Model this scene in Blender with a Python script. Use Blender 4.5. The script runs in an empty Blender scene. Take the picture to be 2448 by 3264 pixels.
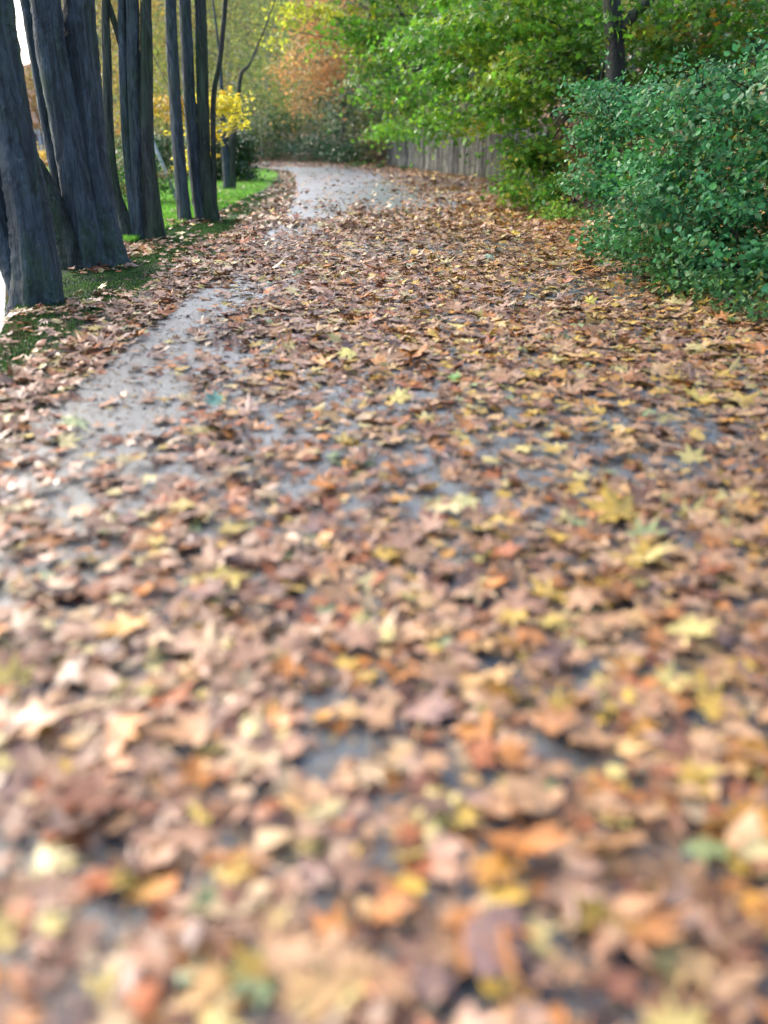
import bpy, math, random
import numpy as np
from mathutils import Vector

R = math.radians
rng = np.random.default_rng(7)
random.seed(7)
scene = bpy.context.scene
COL = scene.collection

# ------------------------------------------------------------------ camera
TH = R(23.8); F = 2720.0; CH = 1.4
cam_d = bpy.data.cameras.new('camera'); cam = bpy.data.objects.new('camera', cam_d); COL.objects.link(cam)
cam.location = (0, 0, CH); cam.rotation_euler = (R(90) - TH, 0, 0)
cam_d.sensor_fit = 'VERTICAL'; cam_d.sensor_height = 36; cam_d.sensor_width = 27
cam_d.lens = 36 * F / 3264
cam_d.clip_start = 0.05; cam_d.clip_end = 1500
cam_d.dof.use_dof = True; cam_d.dof.focus_distance = 9.5; cam_d.dof.aperture_fstop = 0.7
scene.camera = cam

def at(px, py, Y):
    """world point where the sight line of a photo pixel meets the plane y = Y"""
    a = (px - 1224) / F; b = (py - 1632) / F
    dy = math.cos(TH) - b * math.sin(TH); dz = -math.sin(TH) - b * math.cos(TH)
    t = Y / dy
    return np.array([a * t, Y, CH + dz * t])

# ------------------------------------------------------------------ materials
def new_mat(name):
    m = bpy.data.materials.new(name); m.use_nodes = True
    nt = m.node_tree; nt.nodes.clear()
    out = nt.nodes.new('ShaderNodeOutputMaterial')
    p = nt.nodes.new('ShaderNodeBsdfPrincipled')
    nt.links.new(p.outputs[0], out.inputs[0])
    return m, nt, p, out

def noise(nt, scale, detail=4, rough=.6, vec=None, dist=0):
    n = nt.nodes.new('ShaderNodeTexNoise')
    n.inputs['Scale'].default_value = scale; n.inputs['Detail'].default_value = detail
    n.inputs['Roughness'].default_value = rough; n.inputs['Distortion'].default_value = dist
    if vec is not None: nt.links.new(vec, n.inputs['Vector'])
    return n

def ramp(nt, fac, stops):
    r = nt.nodes.new('ShaderNodeValToRGB')
    el = r.color_ramp.elements
    while len(el) < len(stops): el.new(0.5)
    for e, (p, c) in zip(el, stops):
        e.position = p; e.color = (*c, 1) if len(c) == 3 else c
    nt.links.new(fac, r.inputs[0])
    return r

def g(v): return (v, v, v)

def coord(nt, scale=(1, 1, 1)):
    tc = nt.nodes.new('ShaderNodeTexCoord'); mp = nt.nodes.new('ShaderNodeMapping')
    mp.inputs['Scale'].default_value = scale
    nt.links.new(tc.outputs['Object'], mp.inputs[0])
    return mp.outputs[0]

def mix(nt, fac, a, b, mode='MIX'):
    m = nt.nodes.new('ShaderNodeMix'); m.data_type = 'RGBA'; m.blend_type = mode
    for s, v in ((m.inputs[0], fac), (m.inputs[6], a), (m.inputs[7], b)):
        if isinstance(v, (int, float)): s.default_value = v
        elif isinstance(v, tuple): s.default_value = (*v, 1)
        else: nt.links.new(v, s)
    return m.outputs[2]

def math_n(nt, op, a, b=None, clamp=False):
    m = nt.nodes.new('ShaderNodeMath'); m.operation = op; m.use_clamp = clamp
    for i, v in enumerate((a, b)):
        if v is None: continue
        if isinstance(v, (int, float)): m.inputs[i].default_value = v
        else: nt.links.new(v, m.inputs[i])
    return m.outputs[0]

def bump(nt, p, h, strength, dist):
    b = nt.nodes.new('ShaderNodeBump'); b.inputs['Strength'].default_value = strength
    b.inputs['Distance'].default_value = dist
    nt.links.new(h, b.inputs['Height']); nt.links.new(b.outputs[0], p.inputs['Normal'])

def leaf_mat(name, rough=.45, transl=0.0, spec=.5, veins=False, mott=22, coat=0.0):
    m, nt, p, out = new_mat(name)
    at_ = nt.nodes.new('ShaderNodeAttribute'); at_.attribute_name = 'col'
    c = at_.outputs['Color']
    tc = nt.nodes.new('ShaderNodeTexCoord')
    n = noise(nt, mott, 3, .6, tc.outputs['Object'])
    rr = ramp(nt, n.outputs[0], [(.3, g(.55)), (.5, g(.95)), (.72, g(1.3))])
    c = mix(nt, 1.0, c, rr.outputs[0], 'MULTIPLY')
    if veins:
        lu = nt.nodes.new('ShaderNodeAttribute'); lu.attribute_name = 'luv'
        sx = nt.nodes.new('ShaderNodeSeparateXYZ'); nt.links.new(lu.outputs['Vector'], sx.inputs[0])
        ax = math_n(nt, 'ABSOLUTE', sx.outputs[0]); y = sx.outputs[1]
        best = None
        for ang in (90, 42, -15):
            dx, dy = math.cos(R(ang)), math.sin(R(ang))
            d = math_n(nt, 'ABSOLUTE', math_n(nt, 'SUBTRACT', math_n(nt, 'MULTIPLY', ax, dy), math_n(nt, 'MULTIPLY', y, dx)))
            dot = math_n(nt, 'ADD', math_n(nt, 'MULTIPLY', ax, dx), math_n(nt, 'MULTIPLY', y, dy))
            neg = math_n(nt, 'LESS_THAN', dot, 0.0)
            d = math_n(nt, 'ADD', d, neg)
            best = d if best is None else math_n(nt, 'MINIMUM', best, d)
        fac = math_n(nt, 'SUBTRACT', 1.0, math_n(nt, 'MULTIPLY', best, 28.0), True)
        fac = math_n(nt, 'MULTIPLY', fac, .45)
        c = mix(nt, fac, c, (.42, .27, .13))
    nt.links.new(c, p.inputs['Base Color'])
    n2 = noise(nt, 9, 2, .5, tc.outputs['Object'])
    rg = ramp(nt, n2.outputs[0], [(.35, g(max(rough - .2, .12))), (.65, g(min(rough + .2, .9)))])
    nt.links.new(rg.outputs[0], p.inputs['Roughness'])
    p.inputs['Specular IOR Level'].default_value = spec
    if coat: p.inputs['Coat Weight'].default_value = coat; p.inputs['Coat Roughness'].default_value = .25
    if transl:
        t = nt.nodes.new('ShaderNodeBsdfTranslucent'); nt.links.new(c, t.inputs[0])
        ms = nt.nodes.new('ShaderNodeMixShader'); ms.inputs[0].default_value = transl
        nt.links.new(p.outputs[0], ms.inputs[1]); nt.links.new(t.outputs[0], ms.inputs[2])
        nt.links.new(ms.outputs[0], out.inputs[0])
    return m

def bark_mat(name, dark, light, moss=.35, mosscol=(.035, .075, .02), grain=24):
    m, nt, p, out = new_mat(name)
    v = coord(nt, (1, 1, .11))
    n = noise(nt, grain, 7, .68, v, .6)
    n2 = noise(nt, 2.2, 4, .6, coord(nt, (1, 1, .5)))
    c = ramp(nt, n.outputs[0], [(.3, dark), (.68, light)]).outputs[0]
    c = mix(nt, .5, c, ramp(nt, n2.outputs[0], [(.3, g(.5)), (.7, g(1.25))]).outputs[0], 'MULTIPLY')
    n3 = noise(nt, 3.1, 6, .7, coord(nt, (1, 1, .35)))
    mk = ramp(nt, n3.outputs[0], [(.62 - moss * .4, g(0)), (.76 - moss * .3, g(1))]).outputs[0]
    mk2 = mix(nt, 1.0, mk, g(.8), 'MULTIPLY')
    c = mix(nt, mk2, c, mosscol)
    n4 = noise(nt, 7.5, 6, .75, coord(nt, (1, 1, .6)), .5)
    c = mix(nt, ramp(nt, n4.outputs[0], [(.6, g(0)), (.68, g(.45))]).outputs[0], c, tuple(min(1, x * 1.9 + .02) for x in light))
    c = mix(nt, ramp(nt, n4.outputs[0], [(.3, g(.5)), (.38, g(0))]).outputs[0], c, tuple(x * .5 for x in dark))
    nt.links.new(c, p.inputs['Base Color'])
    p.inputs['Roughness'].default_value = .72
    n5 = noise(nt, 9, 5, .65, coord(nt, (1, 1, .14)), 1.2)
    h = math_n(nt, 'ADD', math_n(nt, 'ADD', n.outputs[0], math_n(nt, 'MULTIPLY', n5.outputs[0], 1.6)), math_n(nt, 'MULTIPLY', n3.outputs[0], .4))
    c = mix(nt, 1.0, c, ramp(nt, n5.outputs[0], [(.4, g(.45)), (.52, g(1.1)), (.65, g(1.35))]).outputs[0], 'MULTIPLY'); nt.links.new(c, p.inputs['Base Color'])
    bump(nt, p, h, 1.0, .09)
    return m

M = {}
M['fallen'] = leaf_mat('fallen_leaf', .5, .06, .45, True, 30, .1)
M['foliage'] = leaf_mat('foliage_leaf', .42, .5, .45, False, 6)
M['shrub'] = leaf_mat('shrub_leaf', .58, .32, .4, False, 9)
M['ivy'] = leaf_mat('evergreen_leaf', .38, .2, .5, False, 4)
M['grass'] = leaf_mat('grass_blade', .5, .4, .3, False, 3)
M['bark'] = bark_mat('dark_bark_blue_glare', (.018, .03, .042), (.10, .135, .165), .34)  # bluish veiling glare over the trunks is put into this bark colour
M['bark2'] = bark_mat('brown_bark', (.02, .022, .02), (.085, .08, .07), .45)
M['barkdark'] = bark_mat('blackish_bark', (.008, .01, .009), (.035, .038, .034), .4, (.02, .05, .015))
M['bark3'] = bark_mat('pale_bark', (.12, .13, .12), (.4, .42, .4), .25, (.07, .1, .05))
M['barkmoss'] = bark_mat('mossy_bark', (.02, .026, .024), (.085, .1, .09), .5)
M['fencewood'] = bark_mat('weathered_post', (.025, .026, .024), (.33, .33, .29), .3, (.05, .075, .03), 16)
_nt = M['fencewood'].node_tree; _p = [n for n in _nt.nodes if n.type == 'BSDF_PRINCIPLED'][0]
_l = _p.inputs['Base Color'].links[0].from_socket
_oi = _nt.nodes.new('ShaderNodeObjectInfo')
_rr = ramp(_nt, _oi.outputs['Random'], [(0, (.35, .36, .38)), (.35, (.75, .74, .7)), (.7, (1.1, 1.05, .95)), (1, (1.6, 1.6, 1.5))])
_nt.links.new(mix(_nt, 1.0, _l, _rr.outputs[0], 'MULTIPLY'), _p.inputs['Base Color'])

m, nt, p, _ = new_mat('soil_and_litter'); M['ground'] = m
n = noise(nt, 9, 8, .75, coord(nt)); n2 = noise(nt, .7, 3, .5, coord(nt))
c = ramp(nt, n.outputs[0], [(.3, (.02, .014, .01)), (.5, (.075, .045, .025)), (.72, (.17, .09, .045))]).outputs[0]
c = mix(nt, ramp(nt, n2.outputs[0], [(.5, g(0)), (.66, g(.8))]).outputs[0], c, (.03, .055, .016))
nt.links.new(c, p.inputs['Base Color']); p.inputs['Roughness'].default_value = .9; p.inputs['Specular IOR Level'].default_value = .15
bump(nt, p, n.outputs[0], .8, .05)

m, nt, p, _ = new_mat('wet_asphalt'); M['asphalt'] = m
n = noise(nt, 60, 9, .85, coord(nt)); n2 = noise(nt, 1.1, 5, .6, coord(nt, (1, .6, 1))); n3 = noise(nt, 12, 4, .6, coord(nt))
c = ramp(nt, n.outputs[0], [(.36, (.008, .015, .02)), (.5, (.03, .047, .057)), (.64, (.11, .135, .145))]).outputs[0]
c = mix(nt, 1.0, c, ramp(nt, n3.outputs[0], [(.3, g(.5)), (.7, g(1.3))]).outputs[0], 'MULTIPLY')
vo = nt.nodes.new('ShaderNodeTexVoronoi'); vo.feature = 'DISTANCE_TO_EDGE'; vo.inputs['Scale'].default_value = .9
wv = noise(nt, 3, 4, .6, coord(nt)); va = nt.nodes.new('ShaderNodeVectorMath'); va.operation = 'MULTIPLY_ADD'
nt.links.new(wv.outputs['Color'], va.inputs[0]); va.inputs[1].default_value = (.5, .5, .5); nt.links.new(coord(nt), va.inputs[2]); nt.links.new(va.outputs[0], vo.inputs['Vector'])
c = mix(nt, ramp(nt, vo.outputs['Distance'], [(.004, g(.8)), (.012, g(0))]).outputs[0], c, (.012, .013, .012))
nt.links.new(c, p.inputs['Base Color'])
rg = ramp(nt, n2.outputs[0], [(.35, g(.24)), (.62, g(.5))])
nt.links.new(rg.outputs[0], p.inputs['Roughness']); p.inputs['Specular IOR Level'].default_value = .9
p.inputs['Coat Weight'].default_value = 1.0; p.inputs['Coat Roughness'].default_value = .42; p.inputs['Coat IOR'].default_value = 1.5
bump(nt, p, n.outputs[0], .8, .012)

m, nt, p, _ = new_mat('mossy_verge'); M['verge'] = m
n = noise(nt, 16, 6, .7, coord(nt, (1, .7, 1))); n2 = noise(nt, 3.5, 10, .8, coord(nt, (1, .5, 1)), .4)
c = ramp(nt, n.outputs[0], [(.4, (.006, .008, .011)), (.5, (.016, .019, .024)), (.6, (.05, .055, .06))]).outputs[0]
gr = ramp(nt, n.outputs[0], [(.4, (.006, .018, .004)), (.6, (.045, .11, .015))]).outputs[0]
c = mix(nt, ramp(nt, n2.outputs[0], [(.43, g(0)), (.5, g(1))]).outputs[0], c, gr)
nt.links.new(c, p.inputs['Base Color']); p.inputs['Roughness'].default_value = .85; p.inputs['Specular IOR Level'].default_value = .12
bump(nt, p, n.outputs[0], 1.0, .03)

m, nt, p, _ = new_mat('lawn_soil'); M['lawn'] = m
n = noise(nt, 30, 5, .7, coord(nt)); n2 = noise(nt, .8, 3, .6, coord(nt))
c = ramp(nt, n.outputs[0], [(.3, (.045, .12, .018)), (.7, (.12, .27, .04))]).outputs[0]
c = mix(nt, ramp(nt, n2.outputs[0], [(.45, g(0)), (.7, g(.6))]).outputs[0], c, (.16, .26, .05))
nt.links.new(c, p.inputs['Base Color']); p.inputs['Roughness'].default_value = .8

m, nt, p, _ = new_mat('river_water'); M['water'] = m
n = noise(nt, 2.2, 4, .6, coord(nt, (1, 2.2, 1)), .4)
p.inputs['Base Color'].default_value = (.05, .11, .12, 1); p.inputs['Roughness'].default_value = .06
p.inputs['Specular IOR Level'].default_value = .9
bump(nt, p, n.outputs[0], .25, .05)

def flat(name, col, rough=.6, var=.25, scale=6):
    m, nt, p, _ = new_mat(name)
    n = noise(nt, scale, 5, .65, coord(nt))
    c = ramp(nt, n.outputs[0], [(.25, tuple(x * (1 - var) for x in col)), (.75, tuple(min(1, x * (1 + var)) for x in col))])
    nt.links.new(c.outputs[0], p.inputs['Base Color']); p.inputs['Roughness'].default_value = rough
    M[name] = m
flat('white_render', (.72, .75, .78), .7, .06)
flat('roof_tile', (.16, .08, .06), .8, .3, 3)
flat('window_frame', (.5, .52, .55), .5, .05)
flat('window_glass', (.03, .045, .06), .1, .1)
flat('door_paint', (.07, .1, .13), .5, .1)
flat('pale_wood', (.34, .38, .38), .7, .25, 9)
flat('dark_wood', (.05, .045, .04), .7, .3, 9)
flat('edge_stone', (.2, .19, .17), .8, .3, 14)
flat('white_paint', (.75, .76, .78), .5, .08)

# ------------------------------------------------------------------ object helpers
def tag(o, label=None, cat=None, group=None, kind=None):
    if label: o['label'] = label
    if cat: o['category'] = cat
    if group: o['group'] = group
    if kind: o['kind'] = kind
    return o

def empty(name, loc, label, cat, group=None):
    o = bpy.data.objects.new(name, None); COL.objects.link(o)
    o.location = tuple(float(x) for x in loc); o.empty_display_size = .2
    return tag(o, label, cat, group)

def link(name, me, mat, parent=None):
    if mat is not None: me.materials.clear(); me.materials.append(mat)
    o = bpy.data.objects.new(name, me); COL.objects.link(o)
    if parent is not None: o.parent = parent
    return o

def mesh_np(name, V, faces_sizes, faces_idx, smooth=True, col=None, luv=None):
    me = bpy.data.meshes.new(name)
    V = np.ascontiguousarray(V, dtype=np.float32)
    me.vertices.add(len(V)); me.vertices.foreach_set('co', V.ravel())
    me.loops.add(len(faces_idx)); me.loops.foreach_set('vertex_index', faces_idx.astype(np.int32))
    me.polygons.add(len(faces_sizes))
    starts = np.concatenate([[0], np.cumsum(faces_sizes)[:-1]]).astype(np.int32)
    me.polygons.foreach_set('loop_start', starts)
    me.polygons.foreach_set('loop_total', np.asarray(faces_sizes, dtype=np.int32))
    if smooth: me.polygons.foreach_set('use_smooth', np.ones(len(faces_sizes), dtype=bool))
    me.update(calc_edges=True)
    if col is not None:
        a = me.attributes.new('col', 'FLOAT_COLOR', 'POINT')
        c4 = np.ones((len(V), 4), dtype=np.float32); c4[:, :3] = col
        a.data.foreach_set('color', c4.ravel())
    if luv is not None:
        a = me.attributes.new('luv', 'FLOAT_VECTOR', 'POINT')
        a.data.foreach_set('vector', np.ascontiguousarray(luv, dtype=np.float32).ravel())
    return me

def py_mesh(name, verts, faces, smooth=False):
    me = bpy.data.meshes.new(name); me.from_pydata([tuple(map(float, v)) for v in verts], [], faces)
    if smooth:
        for q in me.polygons: q.use_smooth = True
    me.update(); return me

def box_data(x0, x1, y0, y1, z0, z1):
    v = [(x0, y0, z0), (x1, y0, z0), (x1, y1, z0), (x0, y1, z0), (x0, y0, z1), (x1, y0, z1), (x1, y1, z1), (x0, y1, z1)]
    f = [(0, 3, 2, 1), (4, 5, 6, 7), (0, 1, 5, 4), (1, 2, 6, 5), (2, 3, 7, 6), (3, 0, 4, 7)]
    return v, f

def box(name, dims, mat, parent=None):
    v, f = box_data(*dims)
    return link(name, py_mesh(name, v, f), mat, parent)

# ---- leaf templates (unit size, tip towards +y)
def maple(detail=True):
    if detail:
        half = [(80, .60), (73, .66), (64, .36), (52, .6), (43, .92), (33, .58), (25, .6), (14, .34), (-3, .5), (-16, .64), (-33, .40), (-62, .3)]
        pol = [(90, 1.0)] + half + [(-90, .13)] + [(180 - a, r) for a, r in reversed(half)]
    else:
        half = [(68, .42), (43, .88), (16, .4), (-14, .6), (-50, .32)]
        pol = [(90, 1.0)] + half + [(-90, .14)] + [(180 - a, r) for a, r in reversed(half)]
    V = [(0, 0)] + [(r * math.cos(R(a)), r * math.sin(R(a))) for a, r in pol]
    n = len(pol)
    Fc = [(0, 1 + (i + 1) % n, 1 + i) for i in range(n)]
    if detail:   # petiole
        k = len(V); V += [(-.018, -.1), (.018, -.1), (.07, -.75), (.04, -.76)]
        Fc.append((k, k + 1, k + 2, k + 3))
    return np.array(V), Fc
def oval(w=.38):
    V = [(0, -.5), (w * .8, -.2), (w, .08), (w * .55, .38), (0, .62), (-w * .55, .38), (-w, .08), (-w * .8, -.2), (0, .05)]
    n = 8; Fc = [(8, (i + 1) % n, i) for i in range(n)]
    return np.array(V), Fc
def diamond(w=.34):
    V = [(0, -.5), (w, 0), (0, .55), (-w, 0)]
    return np.array(V), [(0, 1, 2), (0, 2, 3)]
T_MAPLE = maple(True); T_MAPLE_S = maple(False); T_OVAL = oval(); T_DIA = diamond(); T_LANCE = oval(.25)

def rot_from(normal, spin):
    n = normal / np.linalg.norm(normal, axis=1, keepdims=True)
    ref = np.where(np.abs(n[:, 2:3]) < .95, np.array([[0, 0, 1.]]), np.array([[1., 0, 0]]))
    t = np.cross(ref, n); t /= np.linalg.norm(t, axis=1, keepdims=True)
    b = np.cross(n, t)
    cs, sn = np.cos(spin)[:, None], np.sin(spin)[:, None]
    X = t * cs + b * sn; Y = -t * sn + b * cs
    return X, Y, n

def leaves_arrays(tpl, P, N, size, col, curl=.3, spin=None):
    """returns V, sizes, idx, col, luv arrays for leaves of one template"""
    TV, TF = tpl; n = len(P); k = len(TV)
    spin = rng.uniform(0, 2 * np.pi, n) if spin is None else spin
    X, Y, Z = rot_from(N, spin)
    lx = np.tile(TV[:, 0], (n, 1)) * rng.uniform(.82, 1.12, (n, 1)); ly = np.tile(TV[:, 1], (n, 1))
    c1 = rng.normal(.1, 1, (n, 1)) * curl; c2 = rng.normal(.1, 1, (n, 1)) * curl; c3 = rng.normal(0, .5, (n, 1)) * curl
    lz = c1 * lx ** 2 + c2 * ly ** 2 + c3 * lx * ly + rng.normal(0, .12 * curl, (n, k))
    lz[:, 0 if k > 9 else -1] *= 1
    s = size[:, None, None]
    V = P[:, None, :] + s * (lx[:, :, None] * X[:, None, :] + ly[:, :, None] * Y[:, None, :] + lz[:, :, None] * Z[:, None, :])
    sizes = np.tile([len(f) for f in TF], n)
    flat_i = np.array([i for f in TF for i in f])
    idx = (flat_i[None, :] + (np.arange(n) * k)[:, None]).ravel()
    C = np.repeat(col, k, axis=0)
    luv = np.zeros((n * k, 3)); luv[:, 0] = np.tile(TV[:, 0], n); luv[:, 1] = np.tile(TV[:, 1], n)
    return V.reshape(-1, 3), sizes, idx, C, luv

def join_arrays(parts):
    V, S, I, C, L = [], [], [], [], []; off = 0
    for v, s, i, c, l in parts:
        V.append(v); S.append(s); I.append(i + off); C.append(c); L.append(l); off += len(v)
    return tuple(np.concatenate(q) for q in (V, S, I, C, L))

def leaf_mesh(name, parts, base=(0, 0, 0)):
    V, S, I, C, L = join_arrays(parts)
    return mesh_np(name, V - np.asarray(base), S, I, False, C, L)

def pick(palette, n):
    """palette: list of (weight, rgb)"""
    w = np.array([q[0] for q in palette], float); w /= w.sum()
    cs = np.array([q[1] for q in palette])
    return cs[rng.choice(len(cs), n, p=w)]

def cloud(blobs, n, size, palette, base, tpl=T_OVAL, flatten=.35, sig=.32, per=45, shell=.5, curl=.3, updir=.9, leafvar=.3, hang=0.0):
    """leaf sprays filling ellipsoid blobs [(centre, (rx,ry,rz))]; returns template arrays"""
    vol = np.array([(b[1][0] * b[1][1] * b[1][2]) ** (2 / 3) for b in blobs]); vol /= vol.sum()
    Ps, Cs, Ns = [], [], []
    for (c, r), f in zip(blobs, vol):
        m = int(n * f); K = max(4, m // per)
        d = rng.normal(size=(K, 3)); d /= np.linalg.norm(d, axis=1, keepdims=True)
        rad = rng.uniform(shell, 1, (K, 1)) ** .8 * rng.uniform(.85, 1.12, (K, 1))
        cen = np.asarray(c) + d * rad * np.asarray(r)
        who = rng.integers(0, K, m)
        sc = rng.uniform(.6, 1.4, K)[who][:, None] * sig
        off = rng.normal(size=(m, 3)) * sc * np.array([1, 1, flatten])
        hd = off[:, 0:1] ** 2 + off[:, 1:2] ** 2
        off[:, 2:3] -= hd * .5                                   # sprays droop at their edge
        if hang: off[:, 2] -= np.abs(rng.normal(0, hang, m))
        Ps.append(cen[who] + off)
        base_c = pick(palette, K)
        cc = base_c[who] * .65 + pick(palette, m) * .35
        Cs.append(cc * rng.uniform(1 - leafvar, 1 + leafvar, (m, 1)))
        tilt = rng.normal(size=(K, 3)) * .35
        nn = rng.normal(size=(m, 3)) * .55 + np.array([0, 0, updir]) + tilt[who] + d[who] * .35
        Ns.append(nn)
    P = np.concatenate(Ps); C = np.clip(np.concatenate(Cs), .002, .95); N = np.concatenate(Ns)
    return leaves_arrays(tpl, P, N, size * rng.uniform(.6, 1.25, len(P)), C, curl)

# ---- tubes and trunks
def tube_data(pts, radii, sides=12, rough=.0, flare=0.0, lobes=5, seed=0, sub=6):
    pts = np.asarray(pts, float); radii = np.asarray(radii, float)
    # resample
    t = np.arange(len(pts)); tt = np.linspace(0, len(pts) - 1, (len(pts) - 1) * sub + 1)
    def cr(a):
        o = np.empty((len(tt),) + a.shape[1:])
        for i, u in enumerate(tt):
            k = min(int(u), len(a) - 2); f = u - k
            p0 = a[max(k - 1, 0)]; p1 = a[k]; p2 = a[k + 1]; p3 = a[min(k + 2, len(a) - 1)]
            o[i] = .5 * ((2 * p1) + (-p0 + p2) * f + (2 * p0 - 5 * p1 + 4 * p2 - p3) * f ** 2 + (-p0 + 3 * p1 - 3 * p2 + p3) * f ** 3)
        return o
    P = cr(pts); Rr = np.interp(tt, t, radii)
    T = np.gradient(P, axis=0); T /= np.linalg.norm(T, axis=1, keepdims=True)
    rs = np.random.default_rng(seed)
    ph = rs.uniform(0, 6.28, 8)
    V = []; th = np.linspace(0, 2 * np.pi, sides, endpoint=False)
    s = np.concatenate([[0], np.cumsum(np.linalg.norm(np.diff(P, axis=0), axis=1))])
    for i in range(len(P)):
        a = np.cross(T[i], [0, 1, .01]) ; a /= np.linalg.norm(a); b = np.cross(T[i], a)
        r = Rr[i] * (1 + flare * math.exp(-s[i] / .28) * (1 + .35 * np.cos(lobes * th + ph[0]) + .2 * np.cos((lobes + 2) * th + ph[1])))
        if rough:
            r = r * (1 + rough * (np.sin(3 * th + ph[2] + s[i] * .8) * .5 + np.sin(5 * th + ph[3] - s[i] * 1.3) * .35 + np.sin(9 * th + ph[4] + 2 * math.sin(s[i] * 1.1 + ph[5])) * .22)
                     + rough * .35 * rs.normal(size=sides))
        V.append(P[i] + np.outer(np.cos(th) * r, a) + np.outer(np.sin(th) * r, b))
    V = np.concatenate(V); n = len(P)
    Fc = [(i * sides + j, i * sides + (j + 1) % sides, (i + 1) * sides + (j + 1) % sides, (i + 1) * sides + j) for i in range(n - 1) for j in range(sides)]
    Fc.append(tuple(range(sides))[::-1]); Fc.append(tuple((n - 1) * sides + j for j in range(sides)))
    return V, Fc

def tube(name, pts, radii, mat, parent, base, **kw):
    V, Fc = tube_data(pts, radii, **kw)
    return link(name, py_mesh(name, V - np.asarray(base), Fc, True), mat, parent)

# ------------------------------------------------------------------ layout curves
RE = np.array([(2.75, -12), (2.75, 12), (3.0, 18), (3.6, 24), (3.05, 30), (1.75, 36), (.55, 42), (-1.7, 48), (-5.6, 53), (-12, 57), (-25, 60), (-60, 62)], float)
LE = np.array([(-1.88, -12), (-1.88, 12), (-1.92, 18), (-2.5, 25.5), (-3.1, 32), (-3.9, 38), (-5.6, 43), (-9, 47), (-14, 50), (-26, 52.5), (-60, 54)], float)
def smooth_curve(P, sub=8):
    out = []
    for k in range(len(P) - 1):
        p0 = P[max(k - 1, 0)]; p1 = P[k]; p2 = P[k + 1]; p3 = P[min(k + 2, len(P) - 1)]
        for f in np.linspace(0, 1, sub, endpoint=False):
            if k == 0: out.append(p1 + (p2 - p1) * f); continue
            out.append(.5 * ((2 * p1) + (-p0 + p2) * f + (2 * p0 - 5 * p1 + 4 * p2 - p3) * f ** 2 + (-p0 + 3 * p1 - 3 * p2 + p3) * f ** 3))
    out.append(P[-1]); return np.array(out)
RES, LES = smooth_curve(RE), smooth_curve(LE)

def sdist(P, C):
    """signed distance of points P (n,2) to polyline C; positive on the right of its direction"""
    best = np.full(len(P), 1e9); sg = np.ones(len(P))
    for a, b in zip(C[:-1], C[1:]):
        d = b - a; L2 = (d ** 2).sum()
        t = np.clip(((P - a) @ d) / L2, 0, 1)
        q = a + t[:, None] * d; w = P - q; dist = np.hypot(w[:, 0], w[:, 1])
        cr = d[0] * (P[:, 1] - a[1]) - d[1] * (P[:, 0] - a[0])
        m = dist < best; best[m] = dist[m]; sg[m] = np.where(cr[m] > 0, -1, 1)
    return best * sg

EX = np.array([(-60, -3.0), (5.6, -2.8), (6.6, -2.93), (8.2, -3.4), (9.2, -3.9), (10.5, -4.15), (13, -4.7), (15, -6.2), (20, -8), (30, -11), (40, -15), (44, -30), (400, -30)])
def river_edge(y): return np.interp(y, EX[:, 0], EX[:, 1])
def sstep(x, a, b):
    t = np.clip((x - a) / (b - a), 0, 1); return t * t * (3 - 2 * t)

def height(x, y):
    x = np.atleast_1d(np.asarray(x, float)); y = np.atleast_1d(np.asarray(y, float))
    P = np.stack([x, y], 1)
    d = sdist(P, RES)
    wall = sstep(y, 23.6, 24.4) * sstep(-y, -46.6, -45.2)
    fade = 1 - sstep(y, 47, 52) * sstep(-x, 10, 17)
    slope = np.clip(d - .9, 0, 9) * (.42 - .28 * sstep(y, 48, 56))
    soft = sstep(d, .3, 2.2) * .25
    z = (slope + soft) * (d > 0)
    z = z * (1 - wall) + wall * (sstep(d, .74, .86) * 1.5 + np.clip(d - .9, 0, 8) * .4) * (d > 0)
    z *= fade
    z += .12 * np.sin(x * .9 + 1) * np.sin(y * .7) * sstep(d, 2, 5)
    e = river_edge(y) - x                                    # >0 over the river
    riv = sstep(e, 0, .8) * sstep(-y, -47, -43)
    z -= 2.7 * riv
    z += 21 * sstep(y, 84, 126) * sstep(x + .362 * y, 0, 3)
    far = sstep(y, 44, 47) * sstep(-x, 24, 30)
    z += -.9 * far
    return z

# ------------------------------------------------------------------ ground, path, verge, lawn, river
xs = np.concatenate([np.linspace(-500, -60, 12), np.linspace(-56, -14, 40), np.linspace(-13, 13, 150), np.linspace(13.6, 50, 40), np.linspace(60, 500, 12)])
ys = np.concatenate([np.linspace(-80, -6, 10), np.linspace(-5, 22, 80), np.linspace(22.3, 64, 170), np.linspace(66, 120, 24), np.linspace(140, 900, 12)])
XX, YY = np.meshgrid(xs, ys); ZZ = height(XX.ravel(), YY.ravel())
V = np.stack([XX.ravel(), YY.ravel(), ZZ - .012], 1)
nx, ny = len(xs), len(ys)
ii, jj = np.meshgrid(np.arange(nx - 1), np.arange(ny - 1)); a = (jj * nx + ii).ravel()
I = np.stack([a, a + 1, a + nx + 1, a + nx], 1).ravel()
tag(link('ground', mesh_np('ground', V, np.full(len(a), 4), I), M['ground']), 'leaf strewn soil of the bank and woodland floor', 'ground', kind='structure')

def strip(name, A, B, z, mat, cols=8, zfun=None):
    n = len(A); V = []; Fc = []
    for i in range(n):
        for k in range(cols + 1):
            q = A[i] + (B[i] - A[i]) * k / cols; V.append((q[0], q[1], z))
    V = np.array(V)
    if zfun: V[:, 2] += zfun(V[:, 0], V[:, 1])
    for i in range(n - 1):
        for k in range(cols):
            b = i * (cols + 1) + k; Fc.append((b, b + 1, b + cols + 2, b + cols + 1))
    return link(name, py_mesh(name, V, Fc, True), mat)

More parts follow.
